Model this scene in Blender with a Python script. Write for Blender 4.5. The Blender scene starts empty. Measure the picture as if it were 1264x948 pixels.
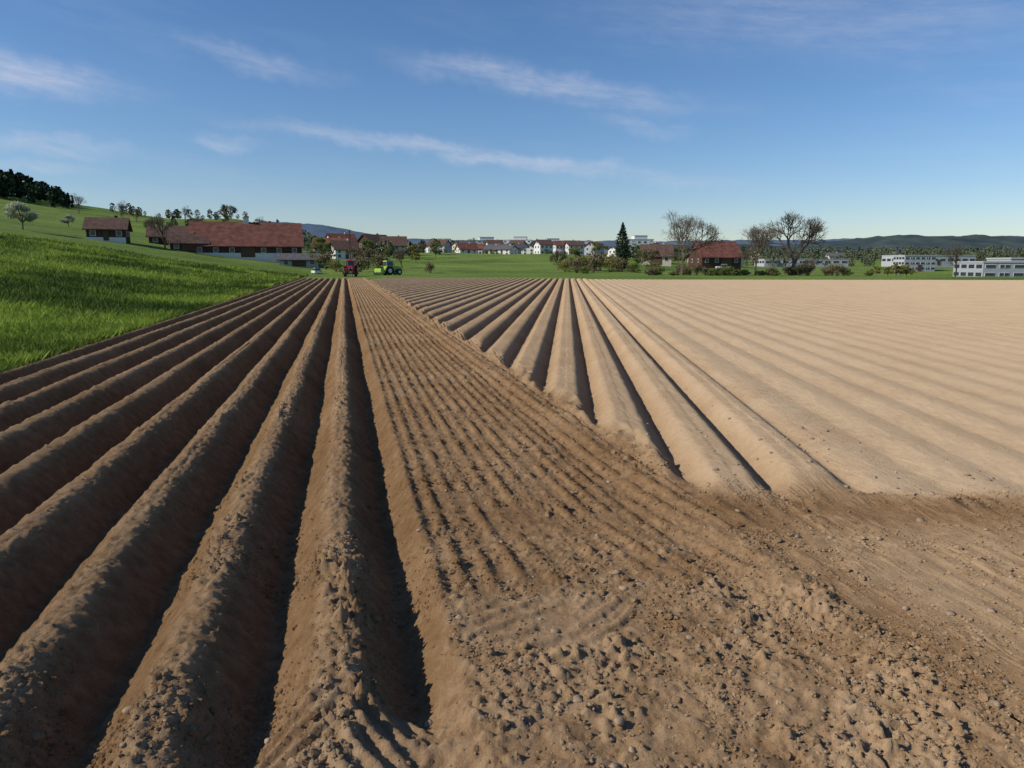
import bpy, math, random
import numpy as np
from mathutils import Vector, Matrix
random.seed(4); rng=np.random.default_rng(7)
S=bpy.context.scene
R=math.radians
# ------------------------------------------------------------------ noise
_P=rng.random((256,256)).astype(np.float32)
def vn(x,y):
    xi=np.floor(x).astype(np.int64); yi=np.floor(y).astype(np.int64)
    fx=x-xi; fy=y-yi
    fx=fx*fx*(3-2*fx); fy=fy*fy*(3-2*fy)
    a=_P[xi&255,yi&255]; b=_P[(xi+1)&255,yi&255]; c=_P[xi&255,(yi+1)&255]; d=_P[(xi+1)&255,(yi+1)&255]
    return (a*(1-fx)+b*fx)*(1-fy)+(c*(1-fx)+d*fx)*fy
def fbm(x,y,o=3):
    r=0;a=.5;t=0
    for i in range(o):
        r=r+a*vn(x+17.3*i,y-9.1*i); t+=a; a*=.5; x,y=x*1.9+y*.5,y*1.9-x*.5
    return r/t
def ss(x,a,b):
    t=np.clip((x-a)/(b-a),0,1); return t*t*(3-2*t)
# ------------------------------------------------------------------ terrain
aL=R(-13.1); cL,sL=math.cos(aL),math.sin(aL)
aR=R(4.4); cR,sR=math.cos(aR),math.sin(aR)
def US(X,Y): return X*cL-Y*sL, X*sL+Y*cL
def XYu(u,s): return u*cL+s*sL, -u*sL+s*cL
def VT(X,Y): return X*cR-Y*sR, X*sR+Y*cR
def XYv(v,t): return v*cR+t*sR, -v*sR+t*cR
EDGE=-6.45
def T(X,Y):
    X=np.asarray(X,float);Y=np.asarray(Y,float)
    u,s=US(X,Y); w=np.clip(EDGE-u,0,230)
    hill=.16*(np.sqrt(w*w+9)-3)
    extra=.08*np.clip(Y-200,0,145)*ss(w,5,45)
    pl=(.035*np.clip(Y-150,0,200)+.012*np.clip(Y-350,0,1200))
    plr=(.012*np.clip(Y-200,0,1300))-1.0*ss(Y,100,170)
    m=ss(X,20,110)
    pl=(pl*(1-m)+plr*m)*(1-ss(w,20,85))
    und=(fbm(X/60,Y/60,3)-.5)*3*ss(np.hypot(X,Y),90,260)+(fbm(X/14+5,Y/14,2)-.5)*.7*ss(w,2,14)
    return hill+extra+pl+und
LV=.07
def rows(u,s,n2):
    bend=.30*np.clip((6.8-s)/3.2,0,1.3)**2
    ur=(u-bend*ss(u,.6,2.0))
    return ur,.5+.5*np.cos(2*math.pi*(ur+.03*(n2-.5))/.165)
def field(X,Y):
    """returns micro height and dryness"""
    u,s=US(X,Y); v,t=VT(X,Y)
    n1=fbm(X*1.1,Y*1.1,2)-.5
    big=fbm(X*5,Y*5,2); n2=fbm(X*17,Y*17,3); n3=fbm(X*44,Y*44,2); cm=fbm(X*2.3+4,Y*2.3,2)
    clod=np.clip(n2-.55,0,1)*.125+np.clip(n3-.55,0,1)*.085
    clod=clod*(.5+.8*ss(cm,.4,.65))
    # --- planting ridges, left block
    uw=u+.05*(vn(s*.5,s*0+3.3)-.5)+.04*(big-.5)
    ph=(uw-.26)/.76; k=np.round(ph); q=np.abs(ph-k)*.76
    prof=ss(q,-.03,.35)
    aml=ss(s+(n1*2.2)+.25*np.clip(-u-.6,-.5,3),2.45,3.6)
    rid=-.17+.31*prof+.02*(vn(k*5.1,s*.4)-.5)
    flat=.0+(big-.5)*.13+.09*(prof-.5)
    rough=(n2-.5)*.024+(n3-.5)*.017
    L=rid*aml+flat*(1-aml)
    crest=clod*(.25+1.15*ss(n1,.0,.18)*ss(14-s,0,8))*ss(prof,.3,1)
    # --- tilled strip
    ur,row=rows(u,s,n2)
    seg=ss(vn(s*8.5+np.floor(ur/.165+.5)*7.7,np.floor(ur/.165+.5)*3.1),.30,.7)
    rowamt=ss(s+n1*2,3.5,5.2)
    strip=LV+(row**1.8)*(.008+.030*seg)*(rowamt*.75+.25)-.012*rowamt+clod*(.40+.38*(1-rowamt))+(big-.5)*.05*(1-rowamt)+(n1)*.06
    berm=.05*np.exp(-((u-2.72-.12*n1)/.14)**2)-.035*np.exp(-((u-2.35-.1*n1)/.12)**2)
    strip=strip+berm*ss(s,1.5,4)
    # wheel tracks with lug prints crossing the headland
    dx=(X-.20)/.60; dy=(Y-3.78-.12*(X-.2))/.36
    m=(1-ss(np.sqrt(dx*dx+dy*dy)+(big-.5)*.9+(n2-.5)*.5,.55,1.15))*.85
    ra=np.hypot(X+.85,Y-5.0)
    lug=.024*ss(np.cos(ra*2*math.pi/.135+3.4*(big-.5)),-.4,.8)*ss(fbm(X*4+3,Y*4,2),.25,.55)
    dx3=(X-1.15)/.8; dy3=(Y-3.0-.22*(X-1.1))/.25
    m3=(1-ss(np.sqrt(dx3*dx3+dy3*dy3)+(big-.5)*1.2+(n2-.5)*.6,.35,1.1))*.6
    lug3=.020*ss(np.cos((X*.9+np.abs(Y-3.0-.22*(X-1.1))*.5)*2*math.pi/.13+4.0*(big-.5)),-.4,.8)
    mm=np.maximum(m,m3)
    lg=np.where(m>m3,lug,lug3)
    strip=strip*(1-mm)+(LV-.012+lg+(n3-.5)*.012+(n2-.5)*.014)*mm
    dx2=(X+.80)/.46; dy2=(Y-2.75)/.44
    m2=(1-ss(np.sqrt(dx2*dx2+dy2*dy2)+(big-.5)*.6,.6,1.1))
    lug2=.038*ss(np.cos((np.abs(X+.80)*.9+Y)*2*math.pi/.15+2*(big-.5)),-.2,.8)
    L=L*(1-.40*m2)+m2*lug2
    b=ss(u,.42,.58)
    Lz=(L+rough*(1-.5*m2)+crest+clod*(.08+.6*(1-aml))*(1-.7*m2))*(1-b)+strip*b
    Lz=Lz+rough*.45*b*(1-mm)
    e=ss(u,EDGE-.05,EDGE+.45)
    Lz=Lz*e+(.02+rough)*(1-e)
    # --- right block
    vw=v+.03*(big-.5)
    pr=(vw-.38)/.76; kr=np.round(pr); qr=np.abs(pr-kr)*.76
    profr=ss(qr,-.03,.26)
    fl=ss(v,2.2,3.1)
    profr=profr*(1-fl)+fl*ss(qr,-.1,.40)
    hr=(.205*(1-fl)+.055*fl)*(1-.6*ss(v,4,12))+.03*(1-fl)*(vn(kr*3.7,kr*0+1.5)-.5)
    yr=Y+n1*.7
    am=ss(u+(big-.5)*.35,2.85,3.2)*ss(yr,5.75,6.35)
    rr=LV-.10+hr*profr+.03+fl*.05
    rowr=.5+.5*np.cos(2*math.pi*(u+.04*n2)/.19)
    heads=LV-.01+rowr*.014*ss(fbm(X*3,Y*3,2),.35,.65)+clod*.42+(big-.5)*.04+n1*.05
    Rz=heads*(1-am)+(rr+(n2-.5)*.012+(n3-.5)*.009+clod*.05+(big-.5)*.02)*am
    Rz=Rz+.06*np.exp(-((u-2.92-.15*n1)/.15)**2)*ss(Y,4,7)*(.3+big)+.045*np.exp(-((yr-5.85)/.2)**2)*ss(u,2.9,3.3)*(.3+big)*.8
    hh=ss(u,2.80,3.0)
    Rz=Rz*hh+strip*(1-hh)
    isR=u>2.85
    z=np.where(isR,Rz,Lz)
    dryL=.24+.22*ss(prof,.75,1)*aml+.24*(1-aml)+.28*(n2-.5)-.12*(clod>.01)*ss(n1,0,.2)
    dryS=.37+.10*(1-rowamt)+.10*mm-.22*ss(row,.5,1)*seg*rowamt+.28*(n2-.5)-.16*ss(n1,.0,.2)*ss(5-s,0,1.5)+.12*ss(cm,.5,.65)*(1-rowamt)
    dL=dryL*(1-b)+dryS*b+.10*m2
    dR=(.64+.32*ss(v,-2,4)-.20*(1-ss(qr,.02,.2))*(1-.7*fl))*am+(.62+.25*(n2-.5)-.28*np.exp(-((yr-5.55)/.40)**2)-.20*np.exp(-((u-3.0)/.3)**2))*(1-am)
    mix=ss(u,2.6,3.1)
    dry=dL*(1-mix)+dR*mix+.26*n1
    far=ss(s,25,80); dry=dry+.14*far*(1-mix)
    return z,np.clip(dry,0,1)
# ------------------------------------------------------------------ mesh helpers
def mesh_np(name,V,F,mat,smooth=True,attr=None,mats=None,midx=None):
    me=bpy.data.meshes.new(name)
    V=np.ascontiguousarray(V,dtype=np.float32); F=np.ascontiguousarray(F,dtype=np.int32)
    n,k=F.shape
    me.vertices.add(len(V)); me.vertices.foreach_set('co',V.ravel())
    me.loops.add(n*k); me.loops.foreach_set('vertex_index',F.ravel())
    me.polygons.add(n); me.polygons.foreach_set('loop_start',np.arange(0,n*k,k,dtype=np.int32))
    me.update(calc_edges=True)
    me.polygons.foreach_set('use_smooth',np.full(n,smooth,dtype=bool))
    for m in (mats or [mat]): me.materials.append(m)
    if midx is not None: me.polygons.foreach_set('material_index',np.asarray(midx,dtype=np.int32))
    if attr:
        for an,av in attr.items():
            a=me.attributes.new(an,'FLOAT','POINT'); a.data.foreach_set('value',np.ascontiguousarray(av,dtype=np.float32))
    me.update()
    return me
def link(name,me,loc=(0,0,0),rot=0,sc=1):
    o=bpy.data.objects.new(name,me); S.collection.objects.link(o)
    o.location=loc; o.rotation_euler=(0,0,rot); o.scale=(sc,sc,sc) if not hasattr(sc,'__len__') else sc
    return o
def gridF(nr,nc):
    i=np.arange(nr-1)[:,None]*nc+np.arange(nc-1)[None,:]
    i=i.ravel(); return np.stack([i,i+1,i+nc+1,i+nc],1)
# ------------------------------------------------------------------ materials
def mat(name,col,rough=.9,spec=.2,noise=0,nscale=3,metal=0,col2=None):
    m=bpy.data.materials.new(name); m.use_nodes=True; nt=m.node_tree; b=nt.nodes['Principled BSDF']
    b.inputs['Roughness'].default_value=rough; b.inputs['Specular IOR Level'].default_value=spec; b.inputs['Metallic'].default_value=metal
    b.inputs['Base Color'].default_value=(*col,1)
    if noise or col2:
        g=nt.nodes.new('ShaderNodeNewGeometry'); n=nt.nodes.new('ShaderNodeTexNoise'); n.inputs['Scale'].default_value=nscale; n.inputs['Detail'].default_value=5
        nt.links.new(g.outputs['Position'],n.inputs['Vector'])
        r=nt.nodes.new('ShaderNodeValToRGB'); r.color_ramp.elements[0].position=.3; r.color_ramp.elements[1].position=.7
        c2=col2 or tuple(c*(1+noise) for c in col); c1=tuple(c*(1-noise) for c in col) if not col2 else col
        r.color_ramp.elements[0].color=(*c1,1); r.color_ramp.elements[1].color=(*c2,1)
        nt.links.new(n.outputs['Fac'],r.inputs['Fac']); nt.links.new(r.outputs['Color'],b.inputs['Base Color'])
    return m
def soil_mat():
    m=bpy.data.materials.new('soil'); m.use_nodes=True; nt=m.node_tree; N=nt.nodes; Lk=nt.links.new
    N.remove(N['Principled BSDF']); b=N.new('ShaderNodeBsdfDiffuse'); b.inputs['Roughness'].default_value=.6; Lk(b.outputs[0],N['Material Output'].inputs['Surface'])
    at=N.new('ShaderNodeAttribute'); at.attribute_name='dry'
    g=N.new('ShaderNodeNewGeometry')
    def nz(sc,det,ro=.6):
        n=N.new('ShaderNodeTexNoise'); n.inputs['Scale'].default_value=sc; n.inputs['Detail'].default_value=det; n.inputs['Roughness'].default_value=ro
        Lk(g.outputs['Position'],n.inputs['Vector']); return n
    a=nz(9,4,.8); d=nz(80,2,.7)
    def mth(op,x,y,z=None):
        q=N.new('ShaderNodeMath'); q.operation=op
        for i,e in enumerate((x,y,z)):
            if e is None: continue
            if isinstance(e,(int,float)): q.inputs[i].default_value=e
            else: Lk(e,q.inputs[i])
        return q.outputs[0]
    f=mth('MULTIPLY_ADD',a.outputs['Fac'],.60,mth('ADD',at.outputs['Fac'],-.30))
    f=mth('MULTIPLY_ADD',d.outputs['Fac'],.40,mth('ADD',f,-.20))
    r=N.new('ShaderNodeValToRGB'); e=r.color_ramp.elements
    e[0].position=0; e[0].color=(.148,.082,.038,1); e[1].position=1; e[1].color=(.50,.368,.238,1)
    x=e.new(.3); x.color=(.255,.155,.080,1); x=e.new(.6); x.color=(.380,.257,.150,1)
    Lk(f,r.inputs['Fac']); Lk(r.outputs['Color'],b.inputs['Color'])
    bp=N.new('ShaderNodeBump'); bp.inputs['Distance'].default_value=.022; bp.inputs['Strength'].default_value=.9
    Lk(nz(36,5,.85).outputs['Fac'],bp.inputs['Height']); Lk(bp.outputs['Normal'],b.inputs['Normal'])
    return m
SOIL=soil_mat()
def grass_ground():
    m=bpy.data.materials.new('meadow_grass'); m.use_nodes=True; nt=m.node_tree; N=nt.nodes; Lk=nt.links.new; b=N['Principled BSDF']
    b.inputs['Roughness'].default_value=.9; b.inputs['Specular IOR Level'].default_value=.1
    g=N.new('ShaderNodeNewGeometry')
    def nz(sc,det):
        n=N.new('ShaderNodeTexNoise'); n.inputs['Scale'].default_value=sc; n.inputs['Detail'].default_value=det; n.inputs['Roughness'].default_value=.65
        Lk(g.outputs['Position'],n.inputs['Vector']); return n
    n1=nz(.035,5); n2=nz(1.5,6)
    ad=N.new('ShaderNodeMath'); ad.operation='MULTIPLY_ADD'; ad.inputs[1].default_value=.5; Lk(n2.outputs['Fac'],ad.inputs[0])
    mu=N.new('ShaderNodeMath'); mu.operation='MULTIPLY'; mu.inputs[1].default_value=.5; Lk(n1.outputs['Fac'],mu.inputs[0]); Lk(mu.outputs[0],ad.inputs[2])
    r=N.new('ShaderNodeValToRGB'); e=r.color_ramp.elements; e[0].position=.38; e[0].color=(.060,.105,.018,1); e[1].position=.62; e[1].color=(.195,.260,.050,1)
    Lk(ad.outputs[0],r.inputs['Fac']); Lk(r.outputs['Color'],b.inputs['Base Color'])
    bp=N.new('ShaderNodeBump'); bp.inputs['Distance'].default_value=.2; bp.inputs['Strength'].default_value=.7
    n3=nz(5,4); Lk(n3.outputs['Fac'],bp.inputs['Height']); Lk(bp.outputs['Normal'],b.inputs['Normal'])
    return m
GR=grass_ground()
def leaf_mat(name,dark,light,trans=.25):
    m=bpy.data.materials.new(name); m.use_nodes=True; nt=m.node_tree; N=nt.nodes; Lk=nt.links.new; b=N['Principled BSDF']
    b.inputs['Roughness'].default_value=.7; b.inputs['Specular IOR Level'].default_value=.15
    at=N.new('ShaderNodeAttribute'); at.attribute_name='tone'
    r=N.new('ShaderNodeValToRGB'); e=r.color_ramp.elements; e[0].color=(*dark,1); e[1].color=(*light,1)
    Lk(at.outputs['Fac'],r.inputs['Fac']); Lk(r.outputs['Color'],b.inputs['Base Color'])
    if trans>0:
        tr=N.new('ShaderNodeBsdfTranslucent'); Lk(r.outputs['Color'],tr.inputs['Color'])
        mx=N.new('ShaderNodeMixShader'); mx.inputs[0].default_value=trans
        Lk(b.outputs[0],mx.inputs[1]); Lk(tr.outputs[0],mx.inputs[2]); Lk(mx.outputs[0],N['Material Output'].inputs['Surface'])
    return m
BLADE=leaf_mat('grass_blades',(.045,.085,.012),(.255,.345,.048),.3)
LEAF=leaf_mat('spring_leaves',(.05,.075,.02),(.20,.23,.06))
LEAFY=leaf_mat('yellow_green_leaves',(.09,.10,.025),(.28,.26,.08))
BRUSH=leaf_mat('budding_twigs',(.08,.065,.035),(.22,.185,.10),.1)
DARKL=leaf_mat('conifer_needles',(.010,.024,.012),(.035,.062,.024),0)
BLOSS=leaf_mat('blossom',(.20,.24,.12),(.55,.56,.44))
FOREST=leaf_mat('forest_leaves',(.032,.042,.030),(.105,.12,.066),0)
TWIG=leaf_mat('twig_buds',(.08,.065,.045),(.19,.165,.11),.1)
BARK=mat('bark',(.115,.09,.07),.9,.1,.35,4)
# ------------------------------------------------------------------ field meshes
def steps(a,segs):
    out=[a]; 
    for end,st,gr in segs:
        while out[-1]<end:
            out.append(out[-1]+st+gr*max(0,out[-1]-0))
    return np.array(out)
u=np.concatenate([np.arange(EDGE-.3,-2.4,.028),np.arange(-2.4,2.85,.0125)]); u[-1]=2.85
s=steps(-3,[(1.3,.08,0),(5.0,.0125,0),(112,.0,.0048)])
U,Sg=np.meshgrid(u,s); X,Y=XYu(U,Sg); z,dry=field(X,Y); Z=z+T(X,Y)
endm=ss(Sg,104,108); Z=Z-.5*endm
V=np.stack([X,Y,Z],-1).reshape(-1,3)
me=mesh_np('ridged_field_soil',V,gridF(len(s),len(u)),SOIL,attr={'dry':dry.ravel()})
link('ploughed_field',me)
v=np.concatenate([np.arange(-24,-1,.08),np.arange(-1,6,.022),np.arange(6,16,.075),np.arange(16,95,.19)])
tb0=(2.85-v*(cR*cL+sR*sL))/(sR*cL-cR*sL)
ts=np.maximum(tb0,-2.0)
ii=np.linspace(0,1,740)
tt=[]
for a_ in ts:
    k=2.6; lo=max(.8,a_+k); lo_=lo+2.0; hi_=97+k+2
    q=lo_*(hi_/lo_)**ii
    tt.append((q-q[0])/(q[-1]-q[0])*(97-a_)+a_)
Tt=np.array(tt).T; Vv=np.broadcast_to(v,Tt.shape)
X,Y=XYv(Vv,Tt); z,dry=field(X,Y); 
Z=z+T(X,Y)-.5*ss(Tt,94,97)
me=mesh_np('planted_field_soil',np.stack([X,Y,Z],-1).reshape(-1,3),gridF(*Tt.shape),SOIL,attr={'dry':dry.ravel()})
link('planted_field',me)
# ------------------------------------------------------------------ ground sheet (meadow)
def geo(a,b,st,g):
    o=[a]
    while o[-1]<b: o.append(o[-1]+st+g*(o[-1]-a))
    return o
ul=EDGE-np.array(geo(0,3200,.35,.035)); ur_=np.array(geo(EDGE+.02,3800,.8,.03))
gu=np.concatenate([ul[::-1],ur_]); gs=np.concatenate([-np.array(geo(0,60,2,.2))[::-1][:-1],np.array(geo(0,4500,.8,.016))])
GU,GS=np.meshgrid(gu,gs); X,Y=XYu(GU,GS); Z=T(X,Y)
vv,_t=VT(X,Y)
inside=(GU>EDGE+.01)&(((GU<2.85)&(GS<105))|((GU>=2.85)&(_t<95.5)&(vv<93)))
Z=Z-.8*inside+.03*(~inside)
me=mesh_np('meadow_ground',np.stack([X,Y,Z],-1).reshape(-1,3),gridF(len(gs),len(gu)),GR)
link('meadow_ground',me)
# ------------------------------------------------------------------ soil clods
def ico():
    t=(1+5**.5)/2
    v=np.array([(-1,t,0),(1,t,0),(-1,-t,0),(1,-t,0),(0,-1,t),(0,1,t),(0,-1,-t),(0,1,-t),(t,0,-1),(t,0,1),(-t,0,-1),(-t,0,1)],float)
    f=np.array([(0,11,5),(0,5,1),(0,1,7),(0,7,10),(0,10,11),(1,5,9),(5,11,4),(11,10,2),(10,7,6),(7,1,8),(3,9,4),(3,4,2),(3,2,6),(3,6,8),(3,8,9),(4,9,5),(2,4,11),(6,2,10),(8,6,7),(9,8,1)])
    return v/np.linalg.norm(v[0]),f
iv,iff=ico()
def sub(v,f):
    v=list(map(tuple,v)); c={}
    def mid(a,b):
        k=(min(a,b),max(a,b))
        if k not in c:
            p=np.add(v[a],v[b]); p=p/np.linalg.norm(p); v.append(tuple(p)); c[k]=len(v)-1
        return c[k]
    o=[]
    for a,b,d in f:
        x,y,w=mid(a,b),mid(b,d),mid(d,a); o+=[(a,x,w),(b,y,x),(d,w,y),(x,y,w)]
    return np.array(v),np.array(o)
iv2,if2=sub(iv,iff)
def scatter(n,us,vs,fs,size_lo,size_hi,dens,pw=3.5,sink=.15):
    u=rng.uniform(us[0],us[1],n*8); s=us[2]*(us[3]/us[2])**rng.random(n*8)
    X,Y=XYu(u,s); p=dens(u,s,X,Y)
    k=rng.random(n*8)<p; u,s,X,Y=[a[k][:n] for a in (u,s,X,Y)]
    m=len(u); z,dry=field(X,Y); z=z+T(X,Y)
    r=size_lo+(size_hi-size_lo)*rng.random(m)**pw
    r=r*(1+.05*np.clip(s-5,0,20))
    nv=len(vs)
    jit=1+rng.uniform(-.28,.28,(m,nv,1))
    P=vs[None]*jit*r[:,None,None]*np.stack([rng.uniform(.75,1.3,m),rng.uniform(.75,1.3,m),rng.uniform(.5,.85,m)],1)[:,None,:]
    a=rng.uniform(0,6.28,m); ca,sa=np.cos(a)[:,None],np.sin(a)[:,None]
    x=P[...,0]*ca-P[...,1]*sa; y=P[...,0]*sa+P[...,1]*ca
    Q=np.stack([x+X[:,None],y+Y[:,None],P[...,2]+(z+r*sink)[:,None]],-1).reshape(-1,3)
    F=(fs[None]+(np.arange(m)*nv)[:,None,None]).reshape(-1,3)
    d=np.repeat(np.clip(dry+rng.uniform(-.15,.18,m),0,1),nv)
    return Q,F,d
def dn(u,s,X,Y):
    c=fbm(X*2.2,Y*2.2,3); n1=fbm(X*1.1,Y*1.1,2)-.5; _,row=rows(u,s,.5)
    d=np.full(u.shape,.05)
    st=(u>.5)&(u<2.85); d=np.where(st,(.10+.40*row**2)*1.2+.4*ss(5-s,0,1.5),d)
    d=np.where(u<=.5,.03+.9*ss(n1,.0,.2)*ss(8-s,0,3)+.45*ss(3.3-s,0,1),d)
    hd=(u>=2.85)&(Y<6.1); d=np.where(hd,.36,d)
    d=np.where((u>=2.85)&(Y>=6.1),.015,d)
    d=d+.7*np.exp(-((u-2.85)/.15)**2)+.4*np.exp(-((Y-5.9)/.18)**2)*(u>2.8)
    p1=np.hypot((X-.20)/.6,(Y-3.78-.12*(X-.2))/.34)<.8
    d=np.where(p1,.12,d)
    return d*(.25+1.4*ss(c,.38,.65))
A=scatter(66000,(-6.2,7,1.4,15),iv,iff,.003,.0125,dn,1.9)
B=scatter(2800,(-5,6,1.4,8),iv2,if2,.008,.030,dn,3.5)
Q=np.concatenate([A[0],B[0]]); F=np.concatenate([A[1],B[1]+len(A[0])]); d=np.concatenate([A[2],B[2]])
link('soil_clods',mesh_np('soil_clods',Q,F,SOIL,smooth=False,attr={'dry':d}))
STONE=mat('pebble',(.27,.195,.13),.8,.2,.3,30)
C=scatter(600,(-4,6,1.4,8),iv2,if2,.006,.026,lambda u,s,X,Y:.02+.9*((u>.4)|(s<3.2)),2.5,.1)
link('field_stones',mesh_np('field_stones',C[0],C[1],STONE,smooth=True))
# ------------------------------------------------------------------ grass blades
n=270000
s_=5*(130/5)**rng.random(n); w=-.10+ (rng.random(n)**1.25)*(6+.85*s_)
w=np.where(rng.random(n)<.03,-.22+.25*rng.random(n),w)
u_=EDGE-w; X,Y=XYu(u_,s_)
D=np.hypot(X,Y); z=T(X,Y)+.02
cl=fbm(X*.9,Y*.9,3); cl2=fbm(X*.13+9,Y*.13,3)
h=(.09+.17*rng.random(n))*(.45+1.1*cl)*(1+.006*D); wd=.0045+.0006*D
a=rng.uniform(0,6.28,n); lx,ly=np.cos(a)*h*.55*rng.random(n),np.sin(a)*h*.55*rng.random(n)
b=rng.uniform(0,6.28,n); bx,by=np.cos(b)*wd,np.sin(b)*wd
P=np.stack([np.stack([X-bx,Y-by,z-.02],-1),np.stack([X+bx,Y+by,z-.02],-1),np.stack([X+lx+bx*.5,Y+ly+by*.5,z+h*.65],-1),np.stack([X+lx*1.9,Y+ly*1.9,z+h],-1)],1).reshape(-1,3)
i=np.arange(n)*4; F=np.concatenate([np.stack([i,i+1,i+2],1),np.stack([i,i+2,i+3],1)])
tone=np.repeat(np.clip(.42+(cl-.5)*1.5+(cl2-.5)*3.0+rng.uniform(-.25,.25,n),0,1),4)
link('meadow_grass',mesh_np('meadow_grass',P,F,BLADE,smooth=False,attr={'tone':tone}))
# ------------------------------------------------------------------ tubes / trees
def tubes(segs,ns=4):
    V=[];F=[]
    for p0,p1,r0,r1 in segs:
        d=(p1-p0); 
        if d.length<1e-5: continue
        d.normalize(); a=d.orthogonal().normalized(); b=d.cross(a); o=len(V)
        for p,r in ((p0,r0),(p1,r1)):
            for k in range(ns):
                t=2*math.pi*k/ns; V.append(p+(a*math.cos(t)+b*math.sin(t))*r)
        for k in range(ns):
            k2=(k+1)%ns; F.append((o+k,o+k2,o+ns+k2,o+ns+k))
    return np.array([tuple(v) for v in V]),np.array(F)
def leaves(P,size,tone):
    n=len(P); a=rng.normal(size=(n,3)); a/=np.linalg.norm(a,axis=1)[:,None]
    b=rng.normal(size=(n,3)); b-=a*(a*b).sum(1)[:,None]; b/=np.linalg.norm(b,axis=1)[:,None]
    sz=(size*rng.uniform(.6,1.3,n))[:,None]
    Q=np.stack([P-a*sz,P+b*sz*.8,P+a*sz,P-b*sz*.8],1).reshape(-1,3)
    i=np.arange(n)*4; return Q,np.stack([i,i+1,i+2,i+3],1),np.repeat(tone,4)
def combine(name,parts,mats):
    Vs=[];Fs=[];mi=[];tn=[];o=0
    for k,(V,F,t) in enumerate(parts):
        Vs.append(V);Fs.append(F+o);mi+= [k]*len(F);tn.append(t if t is not None else np.zeros(len(V)));o+=len(V)
    return mesh_np(name,np.concatenate(Vs),np.concatenate(Fs),None,smooth=False,attr={'tone':np.concatenate(tn)},mats=mats,midx=mi)
def bare_tree(name,seed,H,spread=1.0,depth=7,twigs=5200,tm=None,up=.07,m3=.75,trunk=.23):
    r=random.Random(seed); segs=[];tips=[]
    def grow(p,d,l,rad,dep):
        n=2 if dep>2 else 1; q=p
        for i in range(n):
            d2=(d+Vector((r.gauss(0,.12),r.gauss(0,.12),r.gauss(0,.08)+.03))).normalized()
            e=q+d2*l/n; segs.append((q.copy(),e.copy(),rad*(1-.25*i/n),rad*(1-.25*(i+1)/n))); q=e; d=d2
            if i==0 and dep>2 and dep<depth and r.random()<.7:
                ax=d.orthogonal().normalized(); ax.rotate(Matrix.Rotation(r.uniform(0,6.28),3,d))
                grow(q,(d*.6+ax*.75).normalized(),l*.55,max(.012,rad*.4),dep-2)
        if dep<=1: tips.append(q.copy())
        if dep<=0: return
        m=3 if r.random()<m3 else 2
        for i in range(m):
            ax=d.orthogonal().normalized(); ax.rotate(Matrix.Rotation(2*math.pi*(i+r.random()*.7)/m,3,d))
            an=r.uniform(.25,.66)*spread
            nd=(d*math.cos(an)+ax*math.sin(an)); nd.z+= up; nd.normalize()
            grow(q,nd,l*r.uniform(.66,.88),max(.012,rad*.64),dep-1)
    grow(Vector((0,0,-.4)),Vector((r.gauss(0,.03),0,1)).normalized(),H*trunk,H*.026,depth)
    V,F=tubes(segs,3)
    sc=H/max(V[:,2].max(),.1); V*=sc
    parts=[(V,F,None)]
    if twigs:
        tp=np.array([tuple(t) for t in tips])*sc; k=rng.integers(0,len(tp),twigs); P=tp[k]+rng.normal(0,.2,(twigs,3))
        parts.append(leaves(P,.05 if tm is None else .15,rng.random(twigs)))
    return combine(name,parts,[BARK,tm or TWIG])
def leaf_tree(name,seed,H,W,m,n=1800,size=.2,trunk=.22):
    r=random.Random(seed); segs=[]; cl=[]
    segs.append((Vector((0,0,-.4)),Vector((r.gauss(0,.1),r.gauss(0,.1),H*trunk)),H*.026,H*.02)); b0=segs[-1][1]
    for i in range(15):
        a=i*2.4+r.random(); rr=W/2*r.uniform(.25,.95); zz=H*r.uniform(.32,.95); rr*=math.sqrt(max(.1,1-((zz/H-.55)/.5)**2))
        e=Vector((math.cos(a)*rr,math.sin(a)*rr,zz)); mid=b0.lerp(e,.5)+Vector((0,0,H*.05))
        segs+=[(b0,mid,H*.012,H*.008),(mid,e,H*.008,H*.003)]; cl.append((e,W*r.uniform(.09,.2)))
    V,F=tubes(segs,5); P=[];tn=[]
    for e,rd in cl:
        k=n//len(cl); g=rng.normal(size=(k,3)); g/=np.linalg.norm(g,axis=1)[:,None]; q=g*rd*(rng.random((k,1))**.6*1.25)*np.array([1,1,.8]); P.append(np.array(e)+q)
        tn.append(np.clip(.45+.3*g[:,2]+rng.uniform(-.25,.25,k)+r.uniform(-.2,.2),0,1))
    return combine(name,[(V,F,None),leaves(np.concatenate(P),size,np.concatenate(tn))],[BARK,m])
def conifer(name,seed,H,W,n=3500,m=None,size=.16):
    r=random.Random(seed); segs=[(Vector((0,0,-.3)),Vector((0,0,H*.97)),H*.018,H*.002)]
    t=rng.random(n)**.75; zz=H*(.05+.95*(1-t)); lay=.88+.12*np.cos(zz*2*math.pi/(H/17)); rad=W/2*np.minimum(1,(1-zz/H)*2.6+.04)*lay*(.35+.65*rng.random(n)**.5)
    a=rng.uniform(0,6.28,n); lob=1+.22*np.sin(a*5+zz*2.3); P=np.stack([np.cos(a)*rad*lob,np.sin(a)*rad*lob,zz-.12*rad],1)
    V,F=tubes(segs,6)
    return combine(name,[(V,F,None),leaves(P,size,np.clip(rng.random(n)*.7+.3*(rad/(W/2)),0,1))],[BARK,m or DARKL])
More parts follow.
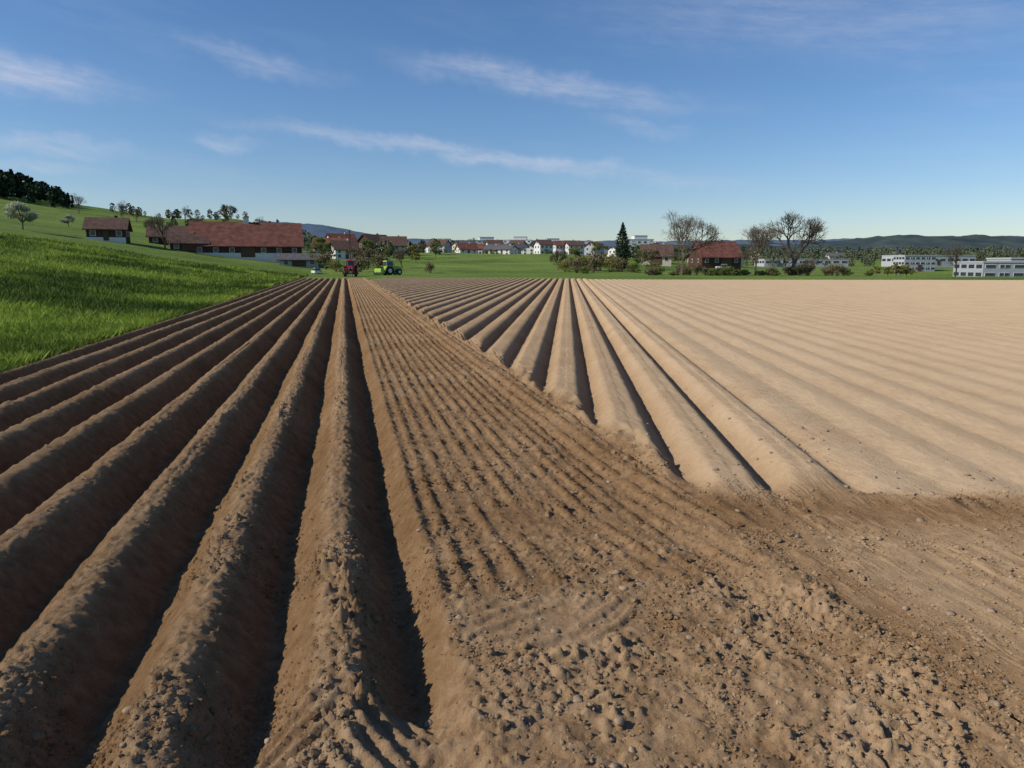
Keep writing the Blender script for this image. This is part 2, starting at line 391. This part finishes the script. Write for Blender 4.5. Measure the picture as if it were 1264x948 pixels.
def bush(name,seed,W,H,m,n=1000,size=.11):
    r=random.Random(seed); segs=[];P=[];tn=[]
    for i in range(13):
        a=r.uniform(0,6.28); rr=W/2*r.uniform(.1,.95); e=Vector((math.cos(a)*rr,math.sin(a)*rr,H*r.uniform(.2,.95)*(1-.5*rr/W))); segs.append((Vector((0,0,-.2)),e,.04,.012))
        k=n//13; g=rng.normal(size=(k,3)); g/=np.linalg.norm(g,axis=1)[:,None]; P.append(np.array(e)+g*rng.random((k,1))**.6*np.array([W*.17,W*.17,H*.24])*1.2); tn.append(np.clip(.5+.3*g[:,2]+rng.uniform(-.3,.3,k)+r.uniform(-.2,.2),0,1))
    P=np.concatenate(P);P[:,2]=np.abs(P[:,2]); V,F=tubes(segs,4)
    return combine(name,[(V,F,None),leaves(P,size,np.concatenate(tn))],[BARK,m])
def tz(x,y): return float(T(np.array([x]),np.array([y]))[0])
def put(name,me,x,y,rot=None,sc=1,dz=0): return link(name,me,(x,y,tz(x,y)+dz),random.uniform(0,6.28) if rot is None else rot,sc)
bt=[bare_tree('bare_tree_a',3,10.5,.92),bare_tree('bare_tree_b',11,9.3,.9),bare_tree('bare_tree_c',64,10.8,.92,trunk=.17)]
put('bare_tree',bt[0],29.2,125,.4,1.05); put('bare_tree',bt[1],43.8,129,2.0,1.0); put('bare_tree',bt[2],50.5,131,1.0,1.06)
btS=bare_tree('small_bare_tree',31,6,1.0,5,1500)
put('bare_tree',btS,88,143,1,1.1); put('bare_tree',btS,96,230,2,.9)
btG=bare_tree('budding_tree',37,6,1.0,5,1800,BRUSH)
btR=bare_tree('reddish_bare_tree',41,7.5,.8,6,3000)
put('bare_tree',btR,-79,165,1,1.05)
lt=[leaf_tree('leafy_tree_a',5,8,7,LEAF),leaf_tree('leafy_tree_b',9,7,6,LEAFY),leaf_tree('leafy_tree_c',15,9,7,LEAF)]
bl=leaf_tree('blossom_tree',18,7,6,BLOSS,3000,.18)
cf=conifer('conifer_a',2,10.2,2.9); cf2=conifer('conifer_b',6,12,5)
put('conifer_tree',cf,25.6,168,0,1.08)
b1=bush('bush_a',1,3.2,1.9,LEAF); b2=bush('bush_b',2,3.5,2.6,LEAFY); b3=bush('bush_c',3,2.4,1.3,LEAF); b4=bush('bush_d',4,3.2,2.6,BRUSH)
for i in range(44):
    x=24+i*.80+random.uniform(-.6,.6); y=124+random.uniform(-3,6)+i*.1
    put('hedge_bush',random.choice([b1,b3,b3,b4,b4]),x,y,None,random.uniform(.4,.9))
for (x,y,k,sc) in [(22,160,1,1.3),(18,158,3,1.4),(15,150,0,.8),(12,162,1,1.2),(-17,150,3,.9),(-33,156,3,1.4),(-39,160,1,1.2),(31,160,0,1.1),(70,150,2,.8),(77,155,2,.9),(20,164,3,1.7),(17,166,1,1.5),(24,158,3,1.3),(14,155,3,1.2),(26,156,0,1.1),(-30,165,3,1.5),(-44,170,3,1.6),(-48,175,1,1.4)]:
    put('bush',[b1,b2,b3,b4][k],x,y,None,sc)
put('willow_tree',lt[1],19.5,166,1,.62); put('willow_tree',lt[1],23,170,2,.58); put('willow_tree',lt[1],16,172,4,.5)
put('budding_tree',btG,-34,170,1,.8); put('budding_tree',btG,-39,178,2,.8); put('budding_tree',btG,11,172,3,.7); put('budding_tree',btG,-28,185,5,.8); put('budding_tree',btG,35,180,5,.8)
for (x,y,k,sc) in [(17,190,0,.6),(-28,210,1,.5),(-37,215,2,.5),(36,200,0,.6),(45,230,2,.6),(30,260,2,.7),(-52,205,2,.6),(-60,225,0,.65),(60,260,0,.8),(-48,180,0,.45),(-56,200,1,.5),(-45,225,2,.7),(-66,250,2,.8),(-35,255,1,.8),(-28,265,0,.7)]:
    put('leafy_tree',lt[k],x,y,None,sc)
for i in range(9):
    put('orchard_tree',lt[1],79+i*1.2+random.uniform(-.5,.5),155+random.uniform(-4,6),None,random.uniform(.3,.42))
put('blossom_tree',bl,-103,153,None,.95)
put('blossom_tree',bl,-131,215,None,.6)
for (x,y,k,sc) in [(-120,240,0,.45),(-118,300,0,.6),(-160,300,2,.6),(-98,215,0,.5),(-108,232,1,.6),(-94,260,2,.8),(-88,240,1,.6),(-92,305,0,.8),(-82,300,2,.9),(-100,285,1,.7)]:
    put('leafy_tree',lt[k],x,y,None,sc*.85)
put('conifer_tree',cf2,-100,215,None,.6)
for x,y,sc in [(-150,280,1.2),(-172,290,1.3),(-112,225,.8),(-105,240,.9),(-130,290,1.1),(-139,270,.8),(-112,262,.9),(-121,310,1.2),(-104,300,1.2)]: put('bare_tree',btG if x%2 else btS,x,y,None,sc)
def tree_mass(name,pts,m,k=90,con=.4):
    P=[];tn=[];sz=[]
    for (x,y,h) in pts:
        z0=tz(x,y); c=random.random()<con; t=rng.random(k); a=rng.uniform(0,6.28,k)
        rad=(h*.20*(1-t)+.1 if c else h*.36*np.sqrt(np.clip(1-(2*t-1)**2,0,1)))*np.sqrt(rng.random(k))
        base=rng.uniform(.0,.45)*(0 if c else 1)+(0 if c else .25)
        P.append(np.stack([x+np.cos(a)*rad,y+np.sin(a)*rad,z0+h*(.08+.92*t)],1)); tn.append(np.clip(base+rng.random(k)*.4+.15*t,0,1)); sz.append(np.full(k,h*.085))
    P=np.concatenate(P);tn=np.concatenate(tn);sz=np.concatenate(sz)
    Q,F,t=leaves(P,1,tn); 
    c=np.repeat(P,4,0); Q=c+(Q-c)*np.repeat(sz,4)[:,None]
    link(name,mesh_np(name,Q,F,m,smooth=False,attr={'tone':t}))
pts=[]
for i in range(200):
    y=random.uniform(305,370); q=random.uniform(-.95,-.60); pts.append((q*y,y,random.uniform(7,14)*(1-.6*max(0,(q+.70)/.10))))
tree_mass('forest',pts,DARKL,150,.6)
pts=[(random.uniform(-185,-85),random.uniform(325,350),random.uniform(2,5)) for i in range(45)]
tree_mass('tree_belt',pts,FOREST,110,.1)
pts=[]
for i in range(500):
    y=random.uniform(480,900); x=random.uniform(-.33,.78)*y; pts.append((x,y,random.uniform(6,11)))
for i in range(520):
    y=random.uniform(900,1300); x=random.uniform(-.36,.85)*y; pts.append((x,y,random.uniform(11,18)))
for i in range(160):
    y=random.uniform(330,420); x=random.uniform(.3,.8)*y; pts.append((x,y,random.uniform(3,6)))
tree_mass('distant_trees',pts,FOREST,60,.2)
pts=[(random.uniform(-.24,-.10)*y_,y_,random.uniform(3,6)) for y_ in [random.uniform(250,330) for i in range(22)]]+[(random.uniform(.13,.20)*y_,y_,random.uniform(3,6)) for y_ in [random.uniform(250,330) for i in range(12)]]
tree_mass('garden_trees',pts,FOREST,160,.15)
# ------------------------------------------------------------------ distant hills
hx=np.linspace(-3000,4200,420); hy=np.linspace(0,1,36)
def hillmesh(name,y0,y1,hfun,m):
    HX,HT=np.meshgrid(hx,hy); HY=y0+(y1-y0)*HT
    prof=np.sin(np.clip(HT*1.25,0,1)*math.pi/2); Zh=-20+(hfun(HX)+20)*prof+(fbm(HX/35,HY/35,3)-.5)*14*prof
    link(name,mesh_np(name,np.stack([HX,HY,Zh],-1).reshape(-1,3),gridF(len(hy),len(hx)),m))
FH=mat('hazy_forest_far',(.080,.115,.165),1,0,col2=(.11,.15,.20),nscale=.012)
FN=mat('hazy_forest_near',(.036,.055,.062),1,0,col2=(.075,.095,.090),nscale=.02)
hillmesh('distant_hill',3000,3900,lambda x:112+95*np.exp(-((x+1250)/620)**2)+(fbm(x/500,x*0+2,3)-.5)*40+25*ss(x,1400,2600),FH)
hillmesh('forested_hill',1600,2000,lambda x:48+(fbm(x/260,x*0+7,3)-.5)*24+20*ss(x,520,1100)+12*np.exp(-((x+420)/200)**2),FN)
# ------------------------------------------------------------------ buildings
class MB:
    def __init__(s): s.V=[];s.F=[];s.M=[]
    def fr(s,cx,cy,z0,z1,sx,sy,sx1,sy1,m,ox=0,oy=0):
        o=len(s.V)
        for z,a,b,dx,dy in ((z0,sx/2,sy/2,0,0),(z1,sx1/2,sy1/2,ox,oy)):
            s.V+=[(cx+dx-a,cy+dy-b,z),(cx+dx+a,cy+dy-b,z),(cx+dx+a,cy+dy+b,z),(cx+dx-a,cy+dy+b,z)]
        s.F+=[(o+3,o+2,o+1,o),(o+4,o+5,o+6,o+7)]+[(o+k,o+(k+1)%4,o+4+(k+1)%4,o+4+k) for k in range(4)]; s.M+=[m]*6
    def box(s,cx,cy,z0,z1,sx,sy,m): s.fr(cx,cy,z0,z1,sx,sy,sx,sy,m)
    def cyl(s,cx,cy,cz,r,w,m,n=20,ax='x',m2=None,r2=None):
        o=len(s.V)
        for e in (-w/2,w/2):
            for k in range(n):
                t=2*math.pi*k/n; a,b=math.cos(t)*r,math.sin(t)*r
                s.V.append((cx+e,cy+a,cz+b) if ax=='x' else ((cx+a,cy+e,cz+b) if ax=='y' else (cx+a,cy+b,cz+e)))
        s.F.append(tuple(o+n-1-k for k in range(n))); s.F.append(tuple(o+n+k for k in range(n)))
        for k in range(n): s.F.append((o+k,o+(k+1)%n,o+n+(k+1)%n,o+n+k))
        s.M+=[m]*(n+2)
        if m2 is not None: s.cyl(cx,cy,cz,r2,w+.06,m2,n,ax)
    def poly(s,pts,m): o=len(s.V); s.V+=pts; s.F.append(tuple(range(o,o+len(pts)))); s.M.append(m)
    def mesh(s,name,mats):
        me=bpy.data.meshes.new(name); me.from_pydata(s.V,[],s.F); 
        for m in mats: me.materials.append(m)
        me.polygons.foreach_set('material_index',s.M); me.update(); return me
GLASS=mat('window_glass',(.03,.04,.05),.15,.5); FRAME=mat('white_frame',(.6,.6,.58),.6)
def gable(name,x,y,L,W,hw,hr,rot,wall,roof,win=(4,1),door='barn',chim=True,base=None,over=.6,dz=0):
    b=MB(); z0=-1.5
    a,c=L/2,W/2
    b.box(0,0,z0,hw,L,W,0)
    for e in (-1,1):
        p=[(e*a,-c,hw),(e*a,c,hw),(e*a,0,hw+hr)]
        b.poly(p if e>0 else p[::-1],0)
    th=.22; k=hr/c
    for e in (-1,1):
        ye=e*(c+over); ze=hw-over*k
        pts=[(-a-over,ye,ze+.03),(a+over,ye,ze+.03),(a+over,0,hw+hr+.03),(-a-over,0,hw+hr+.03)]
        up=[(p[0],p[1],p[2]+th) for p in pts]
        if e>0: pts=pts[::-1]; up=up[::-1]
        o=len(b.V); b.V+=pts+up; b.F+=[(o+3,o+2,o+1,o),(o+4,o+5,o+6,o+7)]+[(o+q,o+(q+1)%4,o+4+(q+1)%4,o+4+q) for q in range(4)]; b.M+=[1]*6
    nw,ns=win
    for st in range(ns):
        zc=hw*(st+.55)/ns if ns>1 else hw*.6
        for i in range(nw):
            xx=-a+L*(i+.5)/nw
            for e in (-1,1):
                if st==0 and abs(i-nw//2)<.5 and e==-1: continue
                b.box(xx,e*(c+.02),zc-.6,zc+.6,1.15,.08,3); b.box(xx,e*(c+.05),zc-.5,zc+.5,.95,.08,2)
        for yy in (-W*.22,W*.22):
            for e in (-1,1):
                b.box(e*(a+.02),yy,zc-.6,zc+.6,.08,1.15,3); b.box(e*(a+.05),yy,zc-.5,zc+.5,.08,.95,2)
    for e in (-1,1): b.box(e*(a+.04),0,hw+hr*.25,hw+hr*.25+.9,.08,.9,2)
    xx=-a+L*(nw//2+.5)/nw
    if door=='barn': b.box(xx,-c-.09,0,min(hw-.2,3),3.2,.1,4)
    else: b.box(xx,-c-.05,0,2.1,1.1,.1,4)
    if base is not None:
        b.box(0,-c-.03,z0,base,L-.01,.1,3)
    if chim: b.box(L*.22,W*.12,hw+hr*.5,hw+hr+.7,.6,.6,0)
    me=b.mesh(name,[wall,roof,GLASS,FRAME,DOOR]); return link(name,me,(x,y,tz(x,y)+dz),rot)
DOOR=mat('door_wood',(.10,.06,.035),.8,.2,.2,5)
RT=mat('red_tiles',(.150,.062,.046),.85,.15,.35,.8); RB=mat('brown_tiles',(.105,.065,.050),.85,.15,.3,1.3); RG=mat('grey_tiles',(.11,.105,.105),.85,.15,.25,1.3)
WW=mat('white_plaster',(.62,.61,.58),.9,.1,.05,2); WC=mat('cream_plaster',(.50,.43,.34),.9,.1,.05,2); WD=mat('dark_timber',(.075,.042,.028),.85,.1,.35,2.5); WG=mat('grey_plaster',(.38,.39,.41),.9,.1,.08,2)
gable('farm_barn',-66,181,25,15,2.8,5.6,.34,WD,RT,(7,1),base=1.0)
tb_=MB(); tb_.box(0,0,-.6,1.3,1.1,1.1,0); tb_.fr(0,0,1.3,2.0,1.4,1.4,.1,.1,1); 
o=link('roof_turret',tb_.mesh('roof_turret',[WW,RB]),(0,0,8.5)); o.parent=bpy.data.objects['farm_barn']
gable('farm_shed',-87,188,12,8,2.2,2.6,.35,WD,RB,(4,1))
gable('farm_shed',-77,172,8,6,1.8,1.8,.5,WD,RB,(3,1))
gable('farm_shed',-52,176,9,6,1.6,1.3,.3,WG,RG,(3,1))
gable('timber_house',-90,162,7.6,6.5,2.6,2.3,.35,WD,RB,(3,1),'h',base=.7)
gable('farm_house',-66,265,12,9,3.6,3.2,.1,WC,RT,(5,2),'h')
gable('farm_house',-54,285,11,9,4.2,3.2,.9,WD,RB,(4,2),'h')
gable('farm_house',-45,275,9,8,3.6,3.2,.2,WW,RB,(4,2),'h')
gable('farm_house',-72,305,11,9,4.4,3.4,.6,WW,RT,(4,2),'h')
gable('farm_house',-58,250,8,7,3.2,2.8,.5,WW,RB,(3,2),'h')
gable('barn',65,232,13,11,3.2,4.6,.15,WD,RT,(4,1),dz=.6)
gable('barn',45,225,9,8,2.8,3.2,-.2,WC,RB,(3,1),dz=.3)
gable('farm_house',53,265,9,8,4.2,2.8,1.2,WW,RT,(3,2),'h')
gable('farm_house',80,270,10,8,3.8,2.8,.3,WC,RB,(3,2),'h')
def block(name,x,y,L,W,H,rot,wall,st=3,nw=6,band=False,dz=0,setback=True):
    b=MB(); b.box(0,0,-1.5,H,L,W,0); b.box(0,0,H,H+.3,L+.3,W+.3,1)
    if setback: b.box(L*.1,0,H+.3,H+2.3,L*.45,W*.6,0); b.box(L*.1,0,H+2.3,H+2.5,L*.47,W*.64,1)
    for k in range(st):
        zc=H*(k+.55)/st; hh=min(.55,H/st*.22)
        if band:
            for i in range(nw):
                xx=-L/2+L*(i+.5)/nw; ww=L/nw*.66
                b.box(xx,-W/2-.02,zc-hh,zc+hh,ww+.16,.08,3); b.box(xx,-W/2-.05,zc-hh+.07,zc+hh-.07,ww,.08,2)
                if i%3==1: b.box(xx,-W/2-.08,zc-hh,zc+hh,.08,.1,3)
            for j in range(4):
                yy=-W/2+W*(j+.5)/4; b.box(-L/2-.03,yy,zc-hh,zc+hh,.1,W/4*.7,2)
        else:
            for i in range(nw):
                xx=-L/2+L*(i+.5)/nw; b.box(xx,-W/2-.02,zc-hh,zc+hh,1.5,.1,3); b.box(xx,-W/2-.06,zc-hh+.1,zc+hh-.1,1.3,.1,2)
                if i%3==1 and k>0: b.box(xx,-W/2-.7,zc-hh-.35,zc-hh-.2,2.6,1.3,1); b.box(xx,-W/2-1.32,zc-hh-.2,zc-hh+.6,2.6,.06,3)
            for j in range(3):
                yy=-W/2+W*(j+.5)/3
                for e in (-1,1): b.box(e*(L/2+.03),yy,zc-hh,zc+hh,.1,1.2,2)
    b.box(0,-W/2-.12,0,2.2,1.4,.1,4)
    link(name,b.mesh(name,[wall,WG,GLASS,FRAME,DOOR]),(x,y,tz(x,y)+dz),rot)
WI=mat('light_grey_cladding',(.32,.34,.37),.7,.2,.06,1)
block('industrial_building',110,153,25,12,3.3,-.1,WI,2,9,True,setback=False,dz=-.2)
block('industrial_building',120,167,14,10,4.5,-.1,WI,2,6,True,setback=False,dz=-.2)
block('industrial_building',146,262,11.5,7,5.4,.05,WG,3,6,True,setback=False,dz=.1)
block('warehouse',190,330,34,16,4,.05,WG,1,10,True,setback=False,dz=1)
block('warehouse',140,350,40,14,2.6,.0,WG,1,10,True,setback=False,dz=1)
block('apartment_building',72,420,17,12,12,.1,WW,4,5,setback=True)
block('apartment_building',86,430,14,12,8,.1,WW,3,4,setback=False)
block('apartment_building',-20,500,22,12,9,.15,WW,4,7)
block('apartment_building',4,510,20,12,9,-.1,WW,4,6)
block('apartment_building',27,520,20,12,8.5,.1,WW,4,6)
block('apartment_building',52,540,22,12,9.5,.1,WW,4,6)
block('apartment_building',-55,560,24,12,9,.1,WW,3,6)
rh=random.Random(12)
spots=[(-22,350),(-10,365),(-3,345),(7,360),(15,350),(24,365),(32,355),(-18,390),(-7,398),(3,392),(13,390),(23,388),(33,395),(42,380),(-26,410),(-10,420),(2,415),(14,422),(26,418),(38,430),(-16,445),(-3,455),(10,450),(22,460),(35,460),(48,460),(-30,450),(-14,475),(6,485),(24,490),(44,500),(-46,490),(-60,460),(-75,500),(-90,520),(64,490),(80,520),(-110,560),(-85,400),(-72,375),(-60,360),(-98,410),(96,600),(-70,430),(120,470),(150,520),(190,560),(230,520),(260,600),(300,560),(-40,380),(-45,410),(58,400),(60,440)]
for x,y in spots:
    gable('village_house',x+rh.uniform(-2,2),y+rh.uniform(-6,6),rh.uniform(6.5,10),rh.uniform(6,8),rh.choice([3,5,5]),rh.uniform(1.6,2.6),rh.uniform(-.7,1.6),rh.choice([WW,WG,WC,WW,WW]),rh.choice([RB,RG,RG,RG,RB,RT]),(rh.choice([3,4]),2),'h')
for i in range(90):
    y=rh.uniform(330,500); x=rh.uniform(-.24,.2)*y; put('leafy_tree',rh.choice(lt),x,y,None,rh.uniform(.3,.7))
pb=MB(); pb.cyl(0,0,4.5,.13,9,0,8,'z'); pb.box(0,0,8.3,8.45,1.8,.12,0); pb.cyl(-.8,0,8.58,.07,.25,1,8,'z'); pb.cyl(.8,0,8.58,.07,.25,1,8,'z'); pb.cyl(0,0,9.1,.07,.25,1,8,'z')
link('utility_pole',pb.mesh('utility_pole',[WD,FRAME]),(-47,210,tz(-47,210)))
# ------------------------------------------------------------------ tractors
TY=mat('tyre_rubber',(.025,.025,.025),.9); RED=mat('red_paint',(.45,.04,.025),.45,.4); GRN=mat('green_paint',(.28,.42,.05),.45,.4); STL=mat('steel',(.25,.24,.23),.5,.5,metal=.6); YEL=mat('rim_paint',(.6,.6,.55),.5)
def tractor(name,x,y,rot,paint,sc=1):
    b=MB()
    for e in (-1,1):
        b.cyl(e*.88,-.9,.85,.85,.46,1,24,'x',4,.42); b.cyl(e*.82,1.35,.60,.60,.36,1,22,'x',4,.30)
        for k in range(18):
            t=2*math.pi*k/18; b.box(e*.88,-.9+math.cos(t)*.87,.85+math.sin(t)*.87-.03,.85+math.sin(t)*.87+.03,.44,.07,1)
        b.fr(e*.88,-.9,1.72,1.82,.52,1.5,.5,1.2,0); b.fr(e*.80,1.35,1.24,1.30,.4,.8,.38,.6,0)
        b.box(e*.55,-.35,1.15,1.75,.06,.9,3)
    b.box(0,.9,.55,.95,.55,2.6,3); b.fr(0,1.25,.95,1.65,.82,1.9,.70,1.75,0,0,-.05); b.fr(0,1.15,1.65,1.75,.7,1.7,.5,1.5,0)
    b.box(0,2.22,1.0,1.5,.62,.05,1); 
    for e in (-1,1): b.box(e*.22,2.25,1.3,1.45,.2,.05,4)
    b.cyl(.42,.45,2.1,.05,.9,3,8,'z')
    b.fr(0,-.65,1.0,1.75,1.25,1.5,1.4,1.5,0); b.fr(0,-.65,1.75,2.62,1.38,1.46,1.22,1.25,2)
    for e in (-1,1):
        for f in (-1,1): b.fr(e*.68,-.65+f*.72,1.75,2.62,.09,.09,.09,.09,3,-e*.08,-f*.1)
    b.fr(0,-.65,2.62,2.84,1.5,1.6,1.3,1.4,0)
    for e in (-1,1): b.box(e*.5,.18,2.66,2.76,.2,.05,4); b.box(e*1.0,.15,2.0,2.35,.18,.06,3)
    b.box(0,-1.7,.5,.7,.9,.7,3)
    b.box(0,-2.2,.75,.9,2.9,.15,0); b.fr(0,-2.7,.35,1.3,2.8,.9,2.4,.7,0); 
    for k in range(4): b.cyl(-1.1+.75*k,-3.1,.35,.34,.06,3,16,'x'); b.box(-1.1+.75*k,-2.9,.35,.85,.08,.3,3)
    link(name,b.mesh(name,[paint,TY,GLASS,STL,YEL]),(x,y,tz(x,y)+.05),rot,sc)
tractor('red_tractor',-25.8,115,R(13+180),RED,.95)
tractor('green_tractor',-22.3,133,R(-50),GRN,.92)
cb=MB(); cb.fr(0,0,.3,.85,1.75,4.2,1.7,4.1,0); cb.fr(0,-.25,.85,1.42,1.6,2.5,1.25,1.6,2); cb.box(0,-.25,1.42,1.47,1.25,1.6,0)
for e in (-1,1):
    for f in (-1,1): cb.cyl(e*.8,f*1.3,.32,.32,.2,1,16,'x',4,.18)
    cb.box(e*.6,2.08,.55,.7,.35,.05,4); cb.box(e*.6,-2.08,.55,.7,.35,.05,3)
    for f in (-.95,.0,.75): cb.fr(e*.76,-.25+f,.85,1.42,.06,.07,.06,.07,0,-e*.16,-f*.25)
cm=cb.mesh('parked_car',[FRAME,TY,GLASS,RED,YEL])
link('parked_car',cm,(-41,151,tz(-41,151)),.5,.85); link('parked_car',cm,(60,205,tz(60,205)),1.3)
# ------------------------------------------------------------------ light, sky
EL=R(34); AZ=R(-106)
sv=Vector((math.sin(AZ)*math.cos(EL),math.cos(AZ)*math.cos(EL),math.sin(EL)))
l=bpy.data.lights.new('sun','SUN'); l.energy=4.7; l.angle=R(.5); l.color=(1,.93,.81)
lo=bpy.data.objects.new('sun',l); S.collection.objects.link(lo); lo.rotation_euler=sv.to_track_quat('Z','Y').to_euler()
wd=bpy.data.worlds.new('World'); S.world=wd; wd.use_nodes=True; nt=wd.node_tree; N=nt.nodes; Lk=nt.links.new
bg=N['Background']; sky=N.new('ShaderNodeTexSky'); sky.sky_type='NISHITA'; sky.sun_disc=False; sky.sun_elevation=EL; sky.sun_rotation=AZ%(2*math.pi)
sky.altitude=400; sky.air_density=1.1; sky.dust_density=.3; sky.ozone_density=4.5
bg.inputs['Strength'].default_value=.106
tc=N.new('ShaderNodeTexCoord'); sx=N.new('ShaderNodeSeparateXYZ'); Lk(tc.outputs['Generated'],sx.inputs[0])
def M(op,a,b=None,c=None):
    q=N.new('ShaderNodeMath'); q.operation=op
    for i,e in enumerate((a,b,c)):
        if e is None: continue
        if isinstance(e,(int,float)): q.inputs[i].default_value=e
        else: Lk(e,q.inputs[i])
    return q.outputs[0]
az=M('ARCTAN2',sx.outputs[0],sx.outputs[1]); el=M('ARCSINE',sx.outputs[2])
cv=N.new('ShaderNodeCombineXYZ'); Lk(az,cv.inputs[0]); Lk(el,cv.inputs[1])
def VM(op,a,b):
    q=N.new('ShaderNodeVectorMath'); q.operation=op
    for i,e in enumerate((a,b)):
        if isinstance(e,tuple): q.inputs[i].default_value=e
        else: Lk(e,q.inputs[i])
    return q
def noise(vec,sc,det,ro=.6):
    n=N.new('ShaderNodeTexNoise'); n.inputs['Scale'].default_value=sc; n.inputs['Detail'].default_value=det; n.inputs['Roughness'].default_value=ro; Lk(vec,n.inputs['Vector']); return n
rot=N.new('ShaderNodeVectorRotate'); rot.rotation_type='Z_AXIS'; rot.inputs['Angle'].default_value=.13; Lk(cv.outputs[0],rot.inputs['Vector'])
st=VM('MULTIPLY',rot.outputs[0],(1,5.0,1)); n1=noise(st.outputs[0],11,6,.7); n2=noise(st.outputs[0],2.4,3)
dis=VM('MULTIPLY',VM('SUBTRACT',noise(cv.outputs[0],9,4,.7).outputs['Color'],(.5,.5,.5)).outputs[0],(.12,.05,0))
dv=VM('ADD',cv.outputs[0],dis.outputs[0])
tot=None
for a0,e0,sl,la,lb,k in [(-2.0,8.0,-.115,22,.9,1.0),(3,13.2,-.15,15,1.4,.8),(-33,12,-.08,8,1.6,1.0),(-32,7.7,-.04,7,.9,.8),(-21,8.8,-.05,3.2,.8,.8),(-19,14.3,-.18,7,1.1,.6),(22,16.5,-.12,22,3.5,.45),(10,10.2,-.16,5.5,.9,.5),(-33,6.3,0,5,.6,.5)]:
    d=VM('SUBTRACT',dv.outputs[0],(R(a0),R(e0),0)); r=N.new('ShaderNodeVectorRotate'); r.rotation_type='Z_AXIS'; r.inputs['Angle'].default_value=-sl; Lk(d.outputs[0],r.inputs['Vector'])
    q=VM('MULTIPLY',r.outputs[0],(1/R(la),1/R(lb),0)); ln=N.new('ShaderNodeVectorMath'); ln.operation='LENGTH'; Lk(q.outputs[0],ln.inputs[0])
    mr=N.new('ShaderNodeMapRange'); mr.interpolation_type='SMOOTHERSTEP'; mr.inputs['From Min'].default_value=1.25; mr.inputs['From Max'].default_value=0; mr.inputs['To Max'].default_value=k; Lk(ln.outputs['Value'],mr.inputs['Value'])
    tot=mr.outputs[0] if tot is None else M('MAXIMUM',tot,mr.outputs[0])
mr=N.new('ShaderNodeMapRange'); mr.inputs['From Min'].default_value=.36; mr.inputs['From Max'].default_value=.68; Lk(n1.outputs['Fac'],mr.inputs['Value'])
m2=N.new('ShaderNodeMapRange'); m2.inputs['From Min'].default_value=.5; m2.inputs['From Max'].default_value=.8; m2.inputs['To Max'].default_value=.30; Lk(n2.outputs['Fac'],m2.inputs['Value'])
cf_=M('MULTIPLY',tot,M('MULTIPLY_ADD',mr.outputs[0],.75,.25)); cf_=M('MAXIMUM',cf_,M('MULTIPLY',m2.outputs[0],mr.outputs[0])); cf_=M('MULTIPLY',cf_,.56)
hs=N.new('ShaderNodeHueSaturation'); hs.inputs['Saturation'].default_value=1.13; Lk(sky.outputs[0],hs.inputs['Color'])
tint=VM('MULTIPLY',hs.outputs[0],(1.01,.99,1.06))
mx=N.new('ShaderNodeMix'); mx.data_type='RGBA'; Lk(cf_,mx.inputs[0]); Lk(tint.outputs[0],mx.inputs[6]); mx.inputs[7].default_value=(6.0,6.2,7.2,1)
Lk(mx.outputs[2],bg.inputs['Color'])
# ------------------------------------------------------------------ camera
c=bpy.data.cameras.new('camera'); c.lens=25; c.sensor_width=36; c.clip_start=.05; c.clip_end=12000
co=bpy.data.objects.new('camera',c); S.collection.objects.link(co); co.location=(0,0,2.08); co.rotation_euler=(R(90-9.6),0,0); S.camera=co
S.view_settings.view_transform='Standard'; S.view_settings.look='None'; S.view_settings.exposure=0
